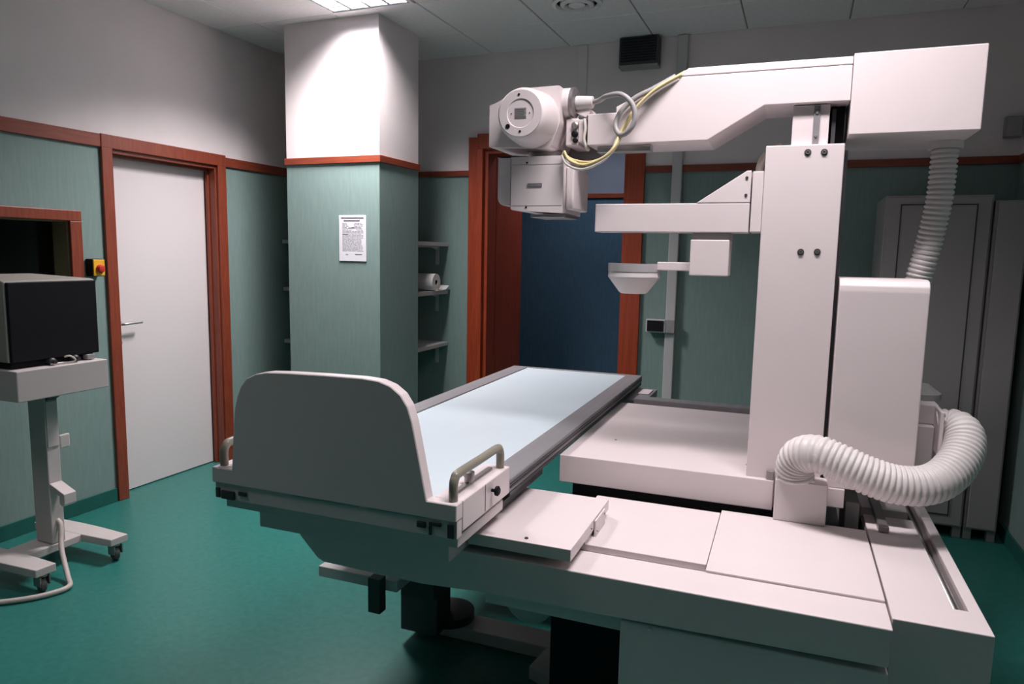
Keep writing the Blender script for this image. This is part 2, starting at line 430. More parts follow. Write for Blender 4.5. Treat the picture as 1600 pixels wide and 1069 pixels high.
pr.done('body_print', 'print_soft', e)['kind'] = 'stuff'
# shelves behind the pillar
def shelf(z, label):
    e = empty('wall_shelf', (-3.19, YB, z), label, 'shelf', group='shelves behind the pillar')
    MB().box(-0.605, 0.595, -0.52, -0.002, -0.030, 0.0, bev=0.003).done('board', 'grey_shelf', e)
    for x in (-0.5, 0.485):
        b = MB(); b.box(x, x+0.028, -0.012, -0.002, -0.175, -0.031); b.box(x, x+0.028, -0.40, -0.012, -0.041, -0.031)
        b.prism([(-0.012, -0.06), (-0.012, -0.041), (-0.10, -0.041)], 'x', x+0.010, x+0.016)
        b.done('bracket', 'grey_shelf', e)
    return e
M['grey_shelf'] = mat('shelf_paint', (0.50, 0.49, 0.50), 0.5, var=0.02, scale=6)
shelf(1.628, 'topmost grey wall shelf behind the pillar')
shelf(1.255, 'middle grey wall shelf behind the pillar, holding the paper roll')
shelf(0.840, 'lowest grey wall shelf behind the pillar')
# paper roll
e = empty('paper_roll', (-2.70, 4.80, 1.2555), 'white examination paper roll, partly unrolled, on the middle shelf', 'paper roll')
rr = 0.066
MB().lathe([(0.020, -0.24), (rr, -0.24), (rr, 0.12), (0.020, 0.12), (0.020, -0.24)], (0, 0.02, rr), (1, 0, 0), n=32).done('roll', 'roll', e)
MB().lathe([(0.016, -0.238), (0.0205, -0.238), (0.0205, 0.118), (0.016, 0.118), (0.016, -0.238)], (0, 0.02, rr), (1, 0, 0), n=20).done('core', 'black', e)
sh = MB()
sh.prism([(0.02, 0.001), (0.10, 0.001), (0.17, 0.006), (0.225, 0.034), (0.222, 0.037), (0.168, 0.009), (0.10, 0.004), (0.02, 0.004)], 'x', -0.20, 0.125)
sh.done('loose_sheet', 'roll', e)
# vent / loudspeaker box
e = empty('wall_speaker', (-1.115, YB, 2.93), 'dark grey box speaker high on the back wall', 'speaker')
MB().box(-0.135, 0.135, -0.10, -0.002, -0.085, 0.095, bev=0.008).done('cabinet', 'darkgrey', e)
g = MB()
for i in range(9): g.box(-0.12, 0.12, -0.106, -0.098, -0.066+0.0175*i, -0.058+0.0175*i)
g.done('grille', 'black', e)
MB().box(-0.135, 0.135, -0.105, -0.002, -0.104, -0.087, bev=0.004).done('base_strip', 'grey', e)
# conduit with socket
e = empty('cable_duct', (-0.83, YB, 0), 'pale plastic cable duct running down the back wall', 'cable duct')
M['duct'] = mat('duct_plastic', (0.52, 0.51, 0.51), 0.5, var=0.02, scale=5)
MB().box(-0.034, 0.034, -0.045, -0.002, 0.001, ZC-0.004, bev=0.006).done('duct', 'duct', e)
MB().box(-1.570+0.83, -1.500+0.83, -0.012, -0.002, 2.46, ZC-0.004, bev=0.003).done('side_strip', 'plaster', e)
e = empty('wall_socket', (-0.90, YB, 1.065), 'black faced wall socket in a pale frame mounted across the duct', 'socket')
MB().box(-0.094, 0.044, -0.075, -0.046, -0.047, 0.047, bev=0.006).done('frame', 'duct', e)
MB().box(-0.092, 0.030, -0.046, -0.002, -0.040, 0.040, bev=0.004).done('back_box', 'duct', e)
MB().box(-0.084, 0.032, -0.080, -0.0755, -0.038, 0.038, bev=0.002).done('black_face', 'black', e)
MB().box(0.0445, 0.108, -0.072, -0.046, -0.046, 0.046, bev=0.004).done('cover_plate', 'grey', e)
# junction box right
e = empty('junction_box', (1.09, YB, 2.335), 'small grey junction box on the back wall near the right corner', 'box')
MB().box(-0.045, 0.045, -0.05, -0.002, -0.06, 0.06, bev=0.005).done('body', 'grey', e)
MB().box(-0.040, 0.040, -0.056, -0.0505, -0.055, 0.055, bev=0.004).done('lid', 'grey', e)
# ceiling diffuser
e = empty('air_diffuser', (-1.325, 4.205, ZC), 'round grey air diffuser in the ceiling near the back wall', 'air vent')
MB().lathe([(0.150, -0.002), (0.150, -0.014), (0.128, -0.022), (0.120, -0.010), (0.120, -0.002)], (0, 0, 0), (0, 0, 1), n=40).done('outer_ring', 'ceil_tile', e)
MB().lathe([(0.100, -0.004), (0.100, -0.018), (0.075, -0.026), (0.070, -0.012), (0.070, -0.004)], (0, 0, 0), (0, 0, 1), n=40).done('middle_ring', 'ceil_tile', e)
MB().lathe([(0.0, -0.004), (0.05, -0.004), (0.05, -0.020), (0.02, -0.028), (0.0, -0.028)], (0, 0, 0), (0, 0, 1), n=32).done('centre_cone', 'ceil_tile', e)

# ------------------------------------------------------------------ tall cabinets in the right corner
def cabinet(x0, x1, z1, label, grp):
    e = empty('tall_cabinet', ((x0+x1)/2, 4.76, 0), label, 'cabinet', group=grp)
    hw = (x1-x0)/2
    MB().box(-hw, hw, -0.24, 0.27, 0.06, z1, bev=0.006).done('carcass', 'cabinet', e)
    dr = MB().box(-hw+0.012, hw-0.012, -0.262, -0.2415, 0.075, z1-0.012, bev=0.003).done('door', 'cabinet', e)
    if hw > 0.2:
        f = 0.075
        q = MB()
        for a in ((-hw+f, hw-f, z1-0.055, z1-0.049), (-hw+f, hw-f, 0.13, 0.136)): q.box(a[0], a[1], -0.266, -0.2622, a[2], a[3])
        for a in ((-hw+f, -hw+f+0.006), (hw-f-0.006, hw-f)): q.box(a[0], a[1], -0.266, -0.2622, 0.13, z1-0.049)
        q.done('panel_bead', 'darkgrey', dr)
    for sx in (-1, 1):
        for sy in (-0.21, 0.22):
            MB().box(sx*hw-0.02-sx*0.022, sx*hw+0.02-sx*0.022, sy-0.02, sy+0.02, 0.0, 0.0595).done('foot', 'cabinet', e)
cabinet(0.413, 0.930, 1.91, 'wide grey tall cabinet with a beaded door panel behind the machine column', 'tall cabinets')
cabinet(0.937, 1.095, 1.88, 'narrow grey tall cabinet squeezed against the right wall', 'tall cabinets')

# ------------------------------------------------------------------ monitor trolley
TX, TY = -3.30, 2.215
e = empty('monitor_trolley', (TX, TY, 0), 'cream steel monitor trolley on castors by the left wall', 'trolley')
tr = MB()
tr.box(-0.265, 0.27, -0.273, 0.152, 0.884, 1.018, bev=0.004)
tray = tr.done('tray', 'trolley', e)
MB().box(-0.060, 0.055, -0.020, 0.045, 0.124, 0.8835, bev=0.004).done('post', 'trolley', e)
MB().prism([(0.0555, 0.8835), (0.135, 0.8835), (0.12, 0.865), (0.0555, 0.825)], 'y', -0.012, 0.038).done('tray_bracket', 'darkgrey', e)
MB().box(0.0555, 0.060, -0.015, 0.040, 0.600, 0.82, bev=0.001).done('cover_strip', 'trolley', e)
h = MB(); h.box(0.02, 0.045, 0.0455, 0.062, 0.595, 0.625); h.box(0.038, 0.050, 0.050, 0.102, 0.577, 0.645, bev=0.006); h.done('cable_hook', 'trolley', e)
h = MB(); h.prism([(0.0555, 0.425), (0.0555, 0.400), (0.118, 0.372), (0.118, 0.335), (0.135, 0.322), (0.152, 0.335), (0.152, 0.385)], 'y', -0.018, 0.043, bev=0.003)
h.done('cable_holder', 'trolley', e)
b = MB()
b.box(-0.09, 0.06, -0.24, 0.22, 0.085, 0.122, bev=0.004); b.done('cross_bar', 'trolley', e)
for ys_ in (-1, 1):
    y0 = 0.175 if ys_ > 0 else -0.195
    lg = MB(); lg.prism([(-0.30, y0-0.045), (-0.08, y0-0.055), (0.05, y0-0.055), (0.255, y0-0.045), (0.262, y0+0.045), (0.05, y0+0.055), (-0.08, y0+0.055), (-0.30, y0+0.045)], 'z', 0.087, 0.124, bev=0.004)
    lg.done('leg', 'trolley', e)
    for xx in (-0.27, 0.235):
        c = MB(); c.lathe([(0.0, -0.014), (0.030, -0.014), (0.036, -0.008), (0.036, 0.008), (0.030, 0.014), (0, 0.014)], (xx-0.012, y0, 0.0365), (0.35, 1, 0), n=24)
        cw = c.done('castor', 'rubber', e)
        f = MB(); f.lathe([(0, 0), (0.018, 0), (0.018, 0.010), (0, 0.010)], (xx, y0, 0.0765), (0, 0, 1), n=16)
        f.box(xx-0.03, xx+0.014, y0-0.024, y0-0.018, 0.034, 0.078); f.box(xx-0.03, xx+0.014, y0+0.018, y0+0.024, 0.034, 0.078)
        f.done('fork', 'steel', cw)
cb = MB()
cb.tube([(0.05, 0.012, 0.235), (0.075, 0.012, 0.21), (0.13, -0.03, 0.12), (0.24, -0.085, 0.03), (0.315, -0.135, 0.016), (0.30, -0.215, 0.014), (0.24, -0.30, 0.014), (0.10, -0.42, 0.014), (-0.12, -0.60, 0.014)], 0.0115, n=12)
cb.done('mains_cable', 'cable_f', e)
# monitor
e = empty('monitor', (TX, TY-0.05, 1.0185), 'boxy dark monitor with pale casing standing on the trolley', 'monitor')
M['monitor_case'] = mat('monitor_casing', (0.33, 0.31, 0.28), 0.5, var=0.02, scale=8)
cs = MB(); cs.prism([(-0.24, 0.030), (0.205, 0.030), (0.205, 0.375), (0.19, 0.380), (-0.24, 0.392)], 'y', -0.212, 0.206, bev=0.005); cs.done('casing', 'monitor_case', e)
MB().box(0.2055, 0.222, -0.206, 0.200, 0.030, 0.372, bev=0.004).done('dark_panel', 'black', e)
MB().box(-0.20, 0.20, -0.20, 0.185, 0.0, 0.0295, bev=0.004).done('foot', 'black', e)
for i, yy in enumerate((-0.035, 0.075)):
    k = MB(); k.lathe([(0, 0), (0.016, 0), (0.016, 0.03), (0.009, 0.036), (0.009, 0.05), (0, 0.05)], (0.2005, yy, 0.0165), (1, 0, 0), n=16); k.done('plug', 'darkgrey', e)
k = MB(); k.tube([(0.23, 0.02, 0.030), (0.245, 0.035, 0.034), (0.25, 0.055, 0.018), (0.245, 0.05, 0.006), (0.235, 0.0, 0.006), (0.237, -0.05, 0.006)], 0.004, n=8); k.done('signal_cable', 'cable_w', e)
MB().box(0.2005, 0.232, 0.13, 0.17, 0.004, 0.026, bev=0.003).done('connector', 'grey', e)

# ------------------------------------------------------------------ the X-ray examination machine
MO = Vector((-0.30, 2.30, 0.0)); MR = 0.0145
mw = Matrix.Rotation(MR, 3, 'Z') @ MO
mach = empty('xray_machine', mw, 'cream remote controlled X-ray examination machine with table, column and tube arm', 'x-ray machine', rz=MR)
def B(): return MB(MO)
def part(mb, name, mt, parent=None): return mb.done(name, mt, parent or mach)
# --- table top
tt = part(B().box(-1.482, -0.862, 1.70, 4.098, 0.815, 0.848, bev=0.002), 'table_top', 'panel')
for x0, x1, sx in ((-1.578, -1.483, -1), (-0.861, -0.768, 1)):
    xo = x0 if sx < 0 else x1
    b = B(); b.box(x0, x1, 1.979, 4.105, 0.812, 0.853, bev=0.004)
    rl = part(b, 'side_rail', 'rail', tt)
    g = B()
    g.box(min(xo, xo+sx*0.003), max(xo, xo+sx*0.003), 1.99, 4.09, 0.826, 0.831); g.box(min(xo, xo+sx*0.003), max(xo, xo+sx*0.003), 1.99, 4.09, 0.838, 0.841)
    part(g, 'rail_groove', 'darkgrey', tt)
    part(B().box(xo-sx*0.02 if sx > 0 else xo, xo if sx > 0 else xo-sx*0.02, 1.99, 4.10, 0.800, 0.8115), 'under_rail', 'darkgrey', tt)
part(B().box(-1.578, -0.768, 4.099, 4.115, 0.812, 0.853, bev=0.003), 'end_rail', 'rail', tt)
part(B().box(-1.50, -0.84, 1.75, 4.05, 0.755, 0.810), 'table_frame', 'darkgrey', tt)
# --- headboard
def headpoly():
    return [(-1.579, 0.853), (-1.579, 0.8995), (-1.503, 0.8995), (-1.495, 0.996), (-1.485, 1.085), (-1.475, 1.122), (-1.461, 1.152), (-1.437, 1.180), (-1.405, 1.195), (-1.365, 1.2025), (-1.30, 1.206),
            (-1.168, 1.210), (-1.05, 1.2115), (-0.998, 1.208), (-0.962, 1.197), (-0.931, 1.176), (-0.910, 1.146), (-0.897, 1.107), (-0.882, 1.039), (-0.853, 0.8995), (-0.766, 0.8995), (-0.766, 0.853)]
hb = part(B().prism(headpoly(), 'y', 1.60, 1.640, bev=0.0025, seg=1), 'headboard', 'paint')
part(B().box(-1.575, -0.7675, 1.609, 1.6400, 0.802, 0.8525, bev=0.002), 'end_band', 'paint_b', hb)
for x0, x1, sx in ((-1.580, -1.495, -1), (-0.850, -0.7655, 1)):
    part(B().box(x0, x1, 1.6405, 1.978, 0.814, 0.8995, bev=0.003), 'end_block', 'paint', hb)
    xm = (x0+x1)/2; xh = -0.788 if sx > 0 else -1.556
    hg = B(); z0 = 0.9005
    hg.tube([(xh, 1.628, z0), (xh, 1.628, z0+0.038), (xh, 1.636, z0+0.058), (xh, 1.660, z0+0.066), (xh, 1.80, z0+0.066), (xh, 1.922, z0+0.066), (xh, 1.945, z0+0.058), (xh, 1.953, z0+0.038), (xh, 1.953, z0)], 0.0125, n=14)
    part(hg, 'grab_handle', 'grip', hb)
    part(B().box(xm-0.010, xm+0.004, 1.66, 1.93, z0, z0+0.005), 'slide_slot', 'steel', hb)
    part(B().lathe([(0, 0), (0.013, 0), (0.013, 0.016), (0.016, 0.016), (0.016, 0.028), (0.012, 0.030), (0, 0.030)], (xm-0.003, 1.775, z0+0.0055), (0, 0, 1), n=20), 'clamp_knob', 'steel', hb)
    xo = x1 if sx > 0 else x0
    part(B().lathe([(0, 0), (0.005, 0), (0.005, 0.010), (0.014, 0.013), (0.015, 0.020), (0.010, 0.024), (0, 0.024)], (xo+sx*0.0005, 1.835, 0.868), (sx, 0, 0), n=16), 'thumb_screw', 'black', hb)
    part(B().box(min(xo, xo+sx*0.001), max(xo, xo+sx*0.001), 1.788, 1.790, 0.82, 0.898), 'seam', 'darkgrey', hb)
# --- carriage under the table
cg = part(B().box(-1.555, -0.775, 1.63, 1.95, 0.770, 0.8015, bev=0.002), 'table_carriage', 'paint_b')
for a_ in ((-1.290, -1.068), (-1.036, -0.858)):
    part(B().box(a_[0], a_[1], 1.6055, 1.6085, 0.8455, 0.8500), 'slide_strip', 'chrome', hb)
for a_ in ((-0.884, -0.858, 0.822, 0.838), (-0.848, -0.812, 0.832, 0.841), (-0.848, -0.840, 0.806, 0.831), (-0.793, -0.772, 0.806, 0.842), (-1.569, -1.556, 0.806, 0.836), (-1.548, -1.500, 0.804, 0.830), (-1.484, -1.455, 0.822, 0.834)):
    part(B().box(a_[0], a_[1], 1.602, 1.6085, a_[2], a_[3], bev=0.0015), 'latch', 'darkgrey', hb)
part(B().box(-1.492, -0.835, 1.70, 2.35, 0.690, 0.748, bev=0.003), 'lower_slide', 'paint_b', cg)
part(B().box(-1.44, -0.80, 1.73, 2.40, 0.7485, 0.7695), 'slide_core', 'darkgrey', cg)
# --- front beam and base
bm_ = B()
bm_.prism([(-1.423, 0.628), (-1.360, 0.566), (-1.335, 0.556), (-0.978, 0.551), (-0.80, 0.562), (0.280, 0.582), (0.283, 0.680), (-0.86, 0.680), (-1.455, 0.686), (-1.44, 0.65)], 'y', 1.81, 1.955, bev=0.003)
base = part(bm_, 'base_beam', 'paint')
part(B().box(-0.84, 0.283, 1.9555, 2.455, 0.50, 0.662), 'base_deck', 'paint_b', base)
part(B().box(-0.600, -0.168, 1.995, 2.440, 0.6625, 0.6835, bev=0.002), 'deck_cover', 'paint', base)
part(B().box(-0.1655, 0.281, 1.950, 2.458, 0.6805, 0.6875, bev=0.002) , 'deck_cover', 'paint', base)
part(B().box(-0.59, -0.17, 1.9565, 1.965, 0.6625, 0.668), 'channel_strip', 'grey', base)
part(B().box(-0.783, -0.372, 1.84, 1.96, 0.518, 0.5595, bev=0.002), 'lower_lip', 'paint_b', base)
lp = part(B().box(-0.372, 0.283, 1.822, 2.90, 0.03, 0.5600, bev=0.003), 'lower_panel', 'paint_b', base)
for x in (-0.29, -0.10):
    part(B().lathe([(0, 0), (0.007, 0), (0.006, 0.004), (0, 0.005)], (x, 1.8215, 0.549), (0, -1, 0), n=14), 'screw', 'hose', base)
part(B().box(-0.62, -0.385, 1.975, 2.75, 0.0, 0.517, bev=0.004), 'black_plinth', 'black', base)
part(B().lathe([(0.0, -0.012), (0.045, -0.012), (0.050, -0.010), (0.066, -0.010), (0.085, -0.004), (0.085, 0.012), (0.0, 0.012)], (-0.735, 2.10, 0.418), (0, 1, 0), n=36), 'pulley', 'paint_b', base)
part(B().box(-0.760, -0.715, 2.115, 2.20, 0.40, 0.50), 'pulley_axle_block', 'darkgrey', base)
part(B().box(-1.36, -0.63, 2.44, 2.56, 0.0, 0.052, bev=0.004), 'floor_bar', 'paint_b', base)
part(B().prism([(-0.80, 2.30), (-0.63, 2.22), (-0.63, 2.44), (-0.78, 2.44)], 'z', 0.0, 0.05, bev=0.003), 'floor_foot', 'paint_b', base)
part(B().box(-1.495, -1.175, 1.995, 2.085, 0.398, 0.436, bev=0.003), 'foot_bracket', 'paint_b', base)
part(B().box(-1.265, -1.218, 1.955, 1.9945, 0.33, 0.452, bev=0.002), 'bracket_clamp', 'darkgrey', base)
part(B().prism([(-1.19, 0.54), (-1.00, 0.54), (-1.085, 0.455), (-1.085, 0.34), (-1.215, 0.34), (-1.215, 0.43)], 'y', 2.09, 2.34), 'bracket_arm', 'darkgrey', base)
part(B().box(-1.36, -1.20, 2.3405, 2.46, 0.0525, 0.53), 'support_post', 'darkgrey', base)
part(B().lathe([(0, 0), (0.10, 0), (0.10, 0.035), (0.05, 0.05), (0, 0.05)], (-1.22, 2.50, 0.0525), (0, 0, 1), n=28), 'post_foot', 'darkgrey', base)
# --- right rail block
rb = B()
rb.prism([(0.2865, 1.860), (0.500, 1.860), (0.500, 2.80), (0.4695, 2.80), (0.4695, 1.976), (0.437, 1.976), (0.437, 2.625), (0.2865, 2.625)], 'z', 0.03, 0.686, bev=0.0025)
rb.box(0.4371, 0.4694, 1.9765, 2.80, 0.03, 0.640)
rblk = part(rb, 'rail_block', 'paint')
part(B().tube([(0.4485, 1.978, 0.658), (0.4485, 3.15, 0.658)], 0.0075, n=12), 'guide_rail', 'chrome', rblk)
part(B().box(0.457, 0.4690, 1.978, 3.15, 0.6405, 0.672), 'guide_bar', 'steel', rblk)
part(B().box(0.287, 0.436, 2.626, 2.70, 0.03, 0.655), 'gap_plate', 'steel', rblk)
part(B().box(0.2865, 0.436, 2.705, 3.20, 0.03, 0.686, bev=0.003), 'rear_block', 'paint', rblk)
part(B().box(0.4695, 0.500, 2.805, 3.20, 0.03, 0.690, bev=0.003), 'rear_edge', 'paint', rblk)
lt = B(); lt.box(0.318, 0.348, 2.46, 2.80, 0.687, 0.706, bev=0.003); part(lt, 'stop_bar', 'steel', rblk)
part(B().box(0.225, 0.268, 2.55, 2.95, 0.56, 0.745, bev=0.003), 'side_guide', 'grey', rblk)
part(B().box(-0.37, 0.283, 2.46, 3.2, 0.5605, 0.60), 'rear_deck', 'darkgrey', base)
# --- sliding tray on the base
tp = B(); tp.box(-0.828, -0.515, 1.81, 2.255, 0.704, 0.740, bev=0.002)
tray2 = part(tp, 'sliding_tray', 'paint')
part(B().box(-0.82, -0.535, 1.90, 2.24, 0.6815, 0.7035), 'tray_runner', 'darkgrey', tray2)
part(B().box(-0.5345, -0.522, 1.99, 2.20, 0.682, 0.7035, bev=0.001), 'tray_side', 'paint', tray2)
part(B().box(-0.514, -0.508, 2.06, 2.18, 0.6835, 0.735, bev=0.001), 'access_plate', 'paint', tray2)
for y, z in ((2.075, 0.700), (2.165, 0.724), (2.03, 0.722)):
    part(B().lathe([(0, 0), (0.0045, 0), (0.0035, 0.003), (0, 0.003)], (-0.5075 if y > 2.05 else -0.5145, y, z), (1, 0, 0), n=10), 'screw', 'steel', tray2)
part(B().lathe([(0, 0), (0.006, 0), (0.005, 0.003), (0, 0.003)], (-0.655, 1.835, 0.7403), (0, 0, 1), n=12), 'screw', 'darkgrey', tray2)
# --- side shelf between table and column
sf = part(B().box(-0.766, -0.005, 2.50, 3.555, 0.695, 0.800, bev=0.003), 'side_shelf', 'paint')
part(B().box(-0.74, 0.0, 2.60, 3.50, 0.605, 0.6945), 'shelf_underframe', 'darkgrey', sf)
part(B().box(-0.70, 0.012, 3.556, 3.64, 0.76, 0.825, bev=0.003), 'back_rail', 'rail', sf)
part(B().box(-0.04, 0.012, 3.30, 3.555, 0.8005, 0.826, bev=0.003), 'corner_rail', 'rail', sf)
part(B().box(-0.86, -0.66, 3.66, 4.02, 0.755, 0.796, bev=0.003), 'end_bracket', 'rail', sf)
part(B().box(-0.735, -0.675, 3.83, 3.97, 0.7965, 0.801, bev=0.001), 'end_cap', 'paint_b', sf)
for x, y in ((-0.10, 2.66), (-0.62, 2.80)):
    part(B().lathe([(0, 0), (0.005, 0), (0.004, 0.002), (0, 0.002)], (x, y, 0.8003), (0, 0, 1), n=10), 'screw', 'steel', sf)
# --- column
cl = part(B().box(-0.096, 0.140, 2.52, 2.80, 0.70, 1.916, bev=0.003), 'column', 'paint')
part(B().box(-0.020, 0.090, 2.545, 2.76, 1.9165, 2.044, bev=0.002), 'inner_mast', 'paint', cl)
part(B().box(0.0430, 0.0620, 2.541, 2.5445, 1.9165, 2.040), 'scale_strip', 'rail', cl)
for z in (1.945, 2.018): part(B().lathe([(0, 0), (0.005, 0), (0.004, 0.003), (0, 0.003)], (0.0525, 2.5405, z), (0, -1, 0), n=12), 'screw', 'chrome', cl)
part(B().box(0.0945, 0.138, 2.60, 2.76, 1.9165, 2.044), 'mast_recess', 'black', cl)
part(B().box(0.098, 0.110, 2.56, 2.60, 1.9165, 2.03), 'mast_guide', 'darkgrey', cl)
for x, z in ((0.032, 1.891), (0.081, 1.890), (0.031, 1.573), (0.081, 1.574)):
    part(B().lathe([(0, 0), (0.0105, 0), (0.0105, 0.0015), (0.0085, 0.0015), (0, 0.0015)], (x, 2.5195, z), (0, -1, 0), n=20), 'bolt_washer', 'darkgrey', cl)
    part(B().lathe([(0, 0), (0.0062, 0), (0.0062, 0.004), (0.0035, 0.004), (0.0035, 0.001), (0, 0.001)], (x, 2.5178, z), (0, -1, 0), n=16), 'bolt', 'steel', cl)
part(B().box(0.1405, 0.1525, 2.56, 2.75, 0.80, 1.90), 'column_gap', 'darkgrey', cl)
part(B().box(0.1405, 0.215, 2.50, 2.80, 0.735, 0.80, bev=0.003), 'column_foot', 'paint', cl)
pd = part(B().box(0.0, 0.160, 2.435, 2.5195, 0.6880, 0.826, bev=0.003), 'hose_pedestal', 'paint_b')
part(B().box(0.004, 0.120, 2.438, 2.518, 0.8265, 0.836, bev=0.002), 'hose_flange', 'paint_b', pd)
part(B().box(-0.030, -0.004, 2.503, 2.5190, 0.8005, 0.832, bev=0.004), 'buffer', 'steel', pd)
# --- tower cover right of column
tw = B(); tw.prism([(2.505, 0.80), (2.715, 0.80), (2.715, 1.492), (2.55, 1.492), (2.522, 1.486), (2.508, 1.470), (2.505, 1.452)], 'x', 0.1535, 0.410, bev=0.004)
tw = part(tw, 'drive_tower', 'paint')
part(B().lathe([(0, 0), (0.006, 0), (0.005, 0.004), (0, 0.004)], (0.352, 2.5045, 0.890), (0, -1, 0), n=12), 'screw', 'darkgrey', tw)
# --- upper arm
ua = part(B().prism([(0.1455, 2.154), (-0.400, 2.154), (-0.433, 2.143), (-0.600, 2.068), (-0.600, 2.048), (-0.702, 2.048), (-0.702, 1.940), (-0.284, 1.942), (-0.108, 2.046), (0.1455, 2.046)], 'y', 2.52, 2.76, bev=0.0025), 'upper_arm', 'paint')
part(B().prism([(0.1455, 2.1565), (0.1455, 2.180), (-0.356, 2.181), (-0.398, 2.1565)], 'y', 2.521, 2.76, bev=0.002), 'arm_cover', 'paint', ua)
part(B().box(-0.672, -0.480, 2.55, 2.60, 1.917, 1.9395, bev=0.002), 'arm_rail', 'chrome', ua)
cw_ = part(B().box(0.147, 0.503, 2.512, 2.90, 1.940, 2.186, bev=0.003), 'counterweight_box', 'paint')
part(B().lathe([(0, 0), (0.052, 0), (0.052, -0.022), (0, -0.022)], (0.452, 2.74, 1.9395), (0, 0, 1), n=28), 'hose_socket', 'paint_b', cw_)
# --- compressor arm
ca = part(B().box(-0.664, -0.136, 2.52, 2.62, 1.634, 1.733, bev=0.003), 'compressor_arm', 'paint')
part(B().prism([(-0.310, 1.7335), (-0.136, 1.7335), (-0.136, 1.838), (-0.150, 1.838)], 'y', 2.519, 2.60, bev=0.002), 'gusset', 'paint', ca)
part(B().box(-0.132, -0.0965, 2.525, 2.64, 1.636, 1.836, bev=0.003), 'mounting_plate', 'paint', ca)
for z in (1.738+0.02, 1.815): part(B().lathe([(0, 0), (0.005, 0), (0.004, 0.003), (0, 0.003)], (-0.150, 2.5185, z), (0, -1, 0), n=12), 'screw', 'darkgrey', ca)
part(B().box(-0.320, -0.190, 2.535, 2.61, 1.610, 1.6335, bev=0.002), 'hanger', 'grey', ca)
part(B().box(-0.323, -0.194, 2.52, 2.63, 1.487, 1.6095, bev=0.003), 'drive_box', 'paint', ca)
part(B().box(-0.440, -0.3235, 2.555, 2.60, 1.501, 1.531, bev=0.003), 'cone_rod', 'paint', ca)
part(B().lathe([(0.070, 0.001), (0.094, 0.001), (0.094, 0.030), (0.070, 0.030), (0.070, 0.001)], (-0.528, 2.585, 1.493), (0, 0, 1), n=48), 'cone_ring', 'silver', ca)
part(B().lathe([(0, 0), (0.092, 0), (0.094, -0.018), (0.090, -0.024), (0.052, -0.074), (0.044, -0.079), (0, -0.079)], (-0.528, 2.585, 1.4935), (0, 0, 1), n=48), 'compression_cone', 'hose', ca)
# --- tube head
def rpoly(c, n=8):
    """polygon with corners rounded: c list of (x,z,radius)"""
    out = []
    L = len(c)
    for i, (x, z, rad) in enumerate(c):
        p = Vector((x, z)); a = (Vector(c[i-1][:2])-p).normalized(); b2 = (Vector(c[(i+1) % L][:2])-p).normalized()
        if rad <= 0: out.append((x, z)); continue
        s0 = p+a*rad; s1 = p+b2*rad
        for k in range(n+1):
            t = k/n; q = s0*(1-t)**2 + p*2*t*(1-t) + s1*t*t; out.append((q.x, q.y))
    return out
th = B(); th.prism(rpoly([(-1.075, 1.945, 0.0), (-0.835, 1.930, 0.02), (-0.80, 2.02, 0.01), (-0.80, 2.150, 0.01), (-0.97, 2.148, 0.04), (-1.04, 2.105, 0.02), (-1.075, 2.095, 0.0)]), 'y', 2.50, 2.74, bev=0.003)
th = part(th, 'tube_housing', 'paint')
part(B().lathe([(0.0, 0.30), (0.112, 0.30), (0.112, 0.285), (0.105, 0.275), (0.102, 0.12), (0.097, 0.06), (0.091, 0.018), (0.087, 0.006), (0.080, 0.0), (0.0, 0.0)], (-0.905, 2.38, 2.036), (0, 1, 0), n=64), 'tube_cylinder', 'paint', th)
part(B().lathe([(0.107, -0.006), (0.113, 0.0), (0.113, 0.008), (0.107, 0.014), (0.1065, 0.0)], (-0.905, 2.60, 2.036), (0, 1, 0), n=64), 'clamp_band', 'paint_b', th)
fc = (-0.905, 2.3795, 2.036)
part(B().lathe([(0.0, 0.0), (0.079, 0.0), (0.079, 0.004), (0.050, 0.004), (0.048, 0.001), (0.0, 0.001)], fc, (0, -1, 0), n=56), 'face_disc', 'paint', th)
np_ = B(); np_.box(fc[0]-0.020, fc[0]+0.022, fc[1]-0.0030, fc[1]-0.0012, fc[2]-0.016, fc[2]+0.018); part(np_, 'rating_plate', 'grey', th)
np_ = B()
for k in range(5):
    zz = fc[2]+0.013-0.0062*k
    np_.box(fc[0]-0.018, fc[0]+0.0195-0.004*(k % 2), fc[1]-0.0036, fc[1]-0.0031, zz-0.0016, zz+0.0016)
part(np_, 'rating_print', 'print', th)
for dx, dz, r in ((-0.006, 0.063, 0.0045), (0.0, -0.062, 0.0045), (-0.046, -0.043, 0.0085), (-0.034, 0.0, 0.002), (0.034, 0.0, 0.002)):
    part(B().lathe([(0, 0), (r, 0), (r*0.9, 0.0015), (0, 0.0015)], (fc[0]+dx, fc[1]-0.0042 if abs(dx)+abs(dz) > 0.05 else fc[1]-0.0012, fc[2]+dz), (0, -1, 0), n=16), 'screw_hole', 'black', th)
part(B().lathe([(0, 0), (0.052, 0), (0.052, 0.085), (0.048, 0.090), (0, 0.090)], (-0.866, 2.565, 2.100), (1, 0, 0), n=32), 'cable_port', 'paint', th)
part(B().lathe([(0, 0), (0.050, 0), (0.054, 0.003), (0.054, 0.014), (0.048, 0.018), (0, 0.018)], (-0.7755, 2.565, 2.100), (1, 0, 0), n=32), 'port_ring', 'steel', th)
part(B().lathe([(0, 0), (0.025, 0), (0.025, 0.008), (0.021, 0.060), (0.014, 0.063), (0, 0.063)], (-0.757, 2.565, 2.098), (1, 0, 0), n=24), 'cable_gland', 'hose', th)
mt_ = B(); mt_.box(-0.79, -0.742, 2.545, 2.70, 1.945, 2.040, bev=0.004); fork = part(mt_, 'tube_fork', 'paint')
part(B().box(-0.7415, -0.722, 2.54, 2.60, 1.955, 2.035, bev=0.003), 'fork_plate', 'paint', fork)
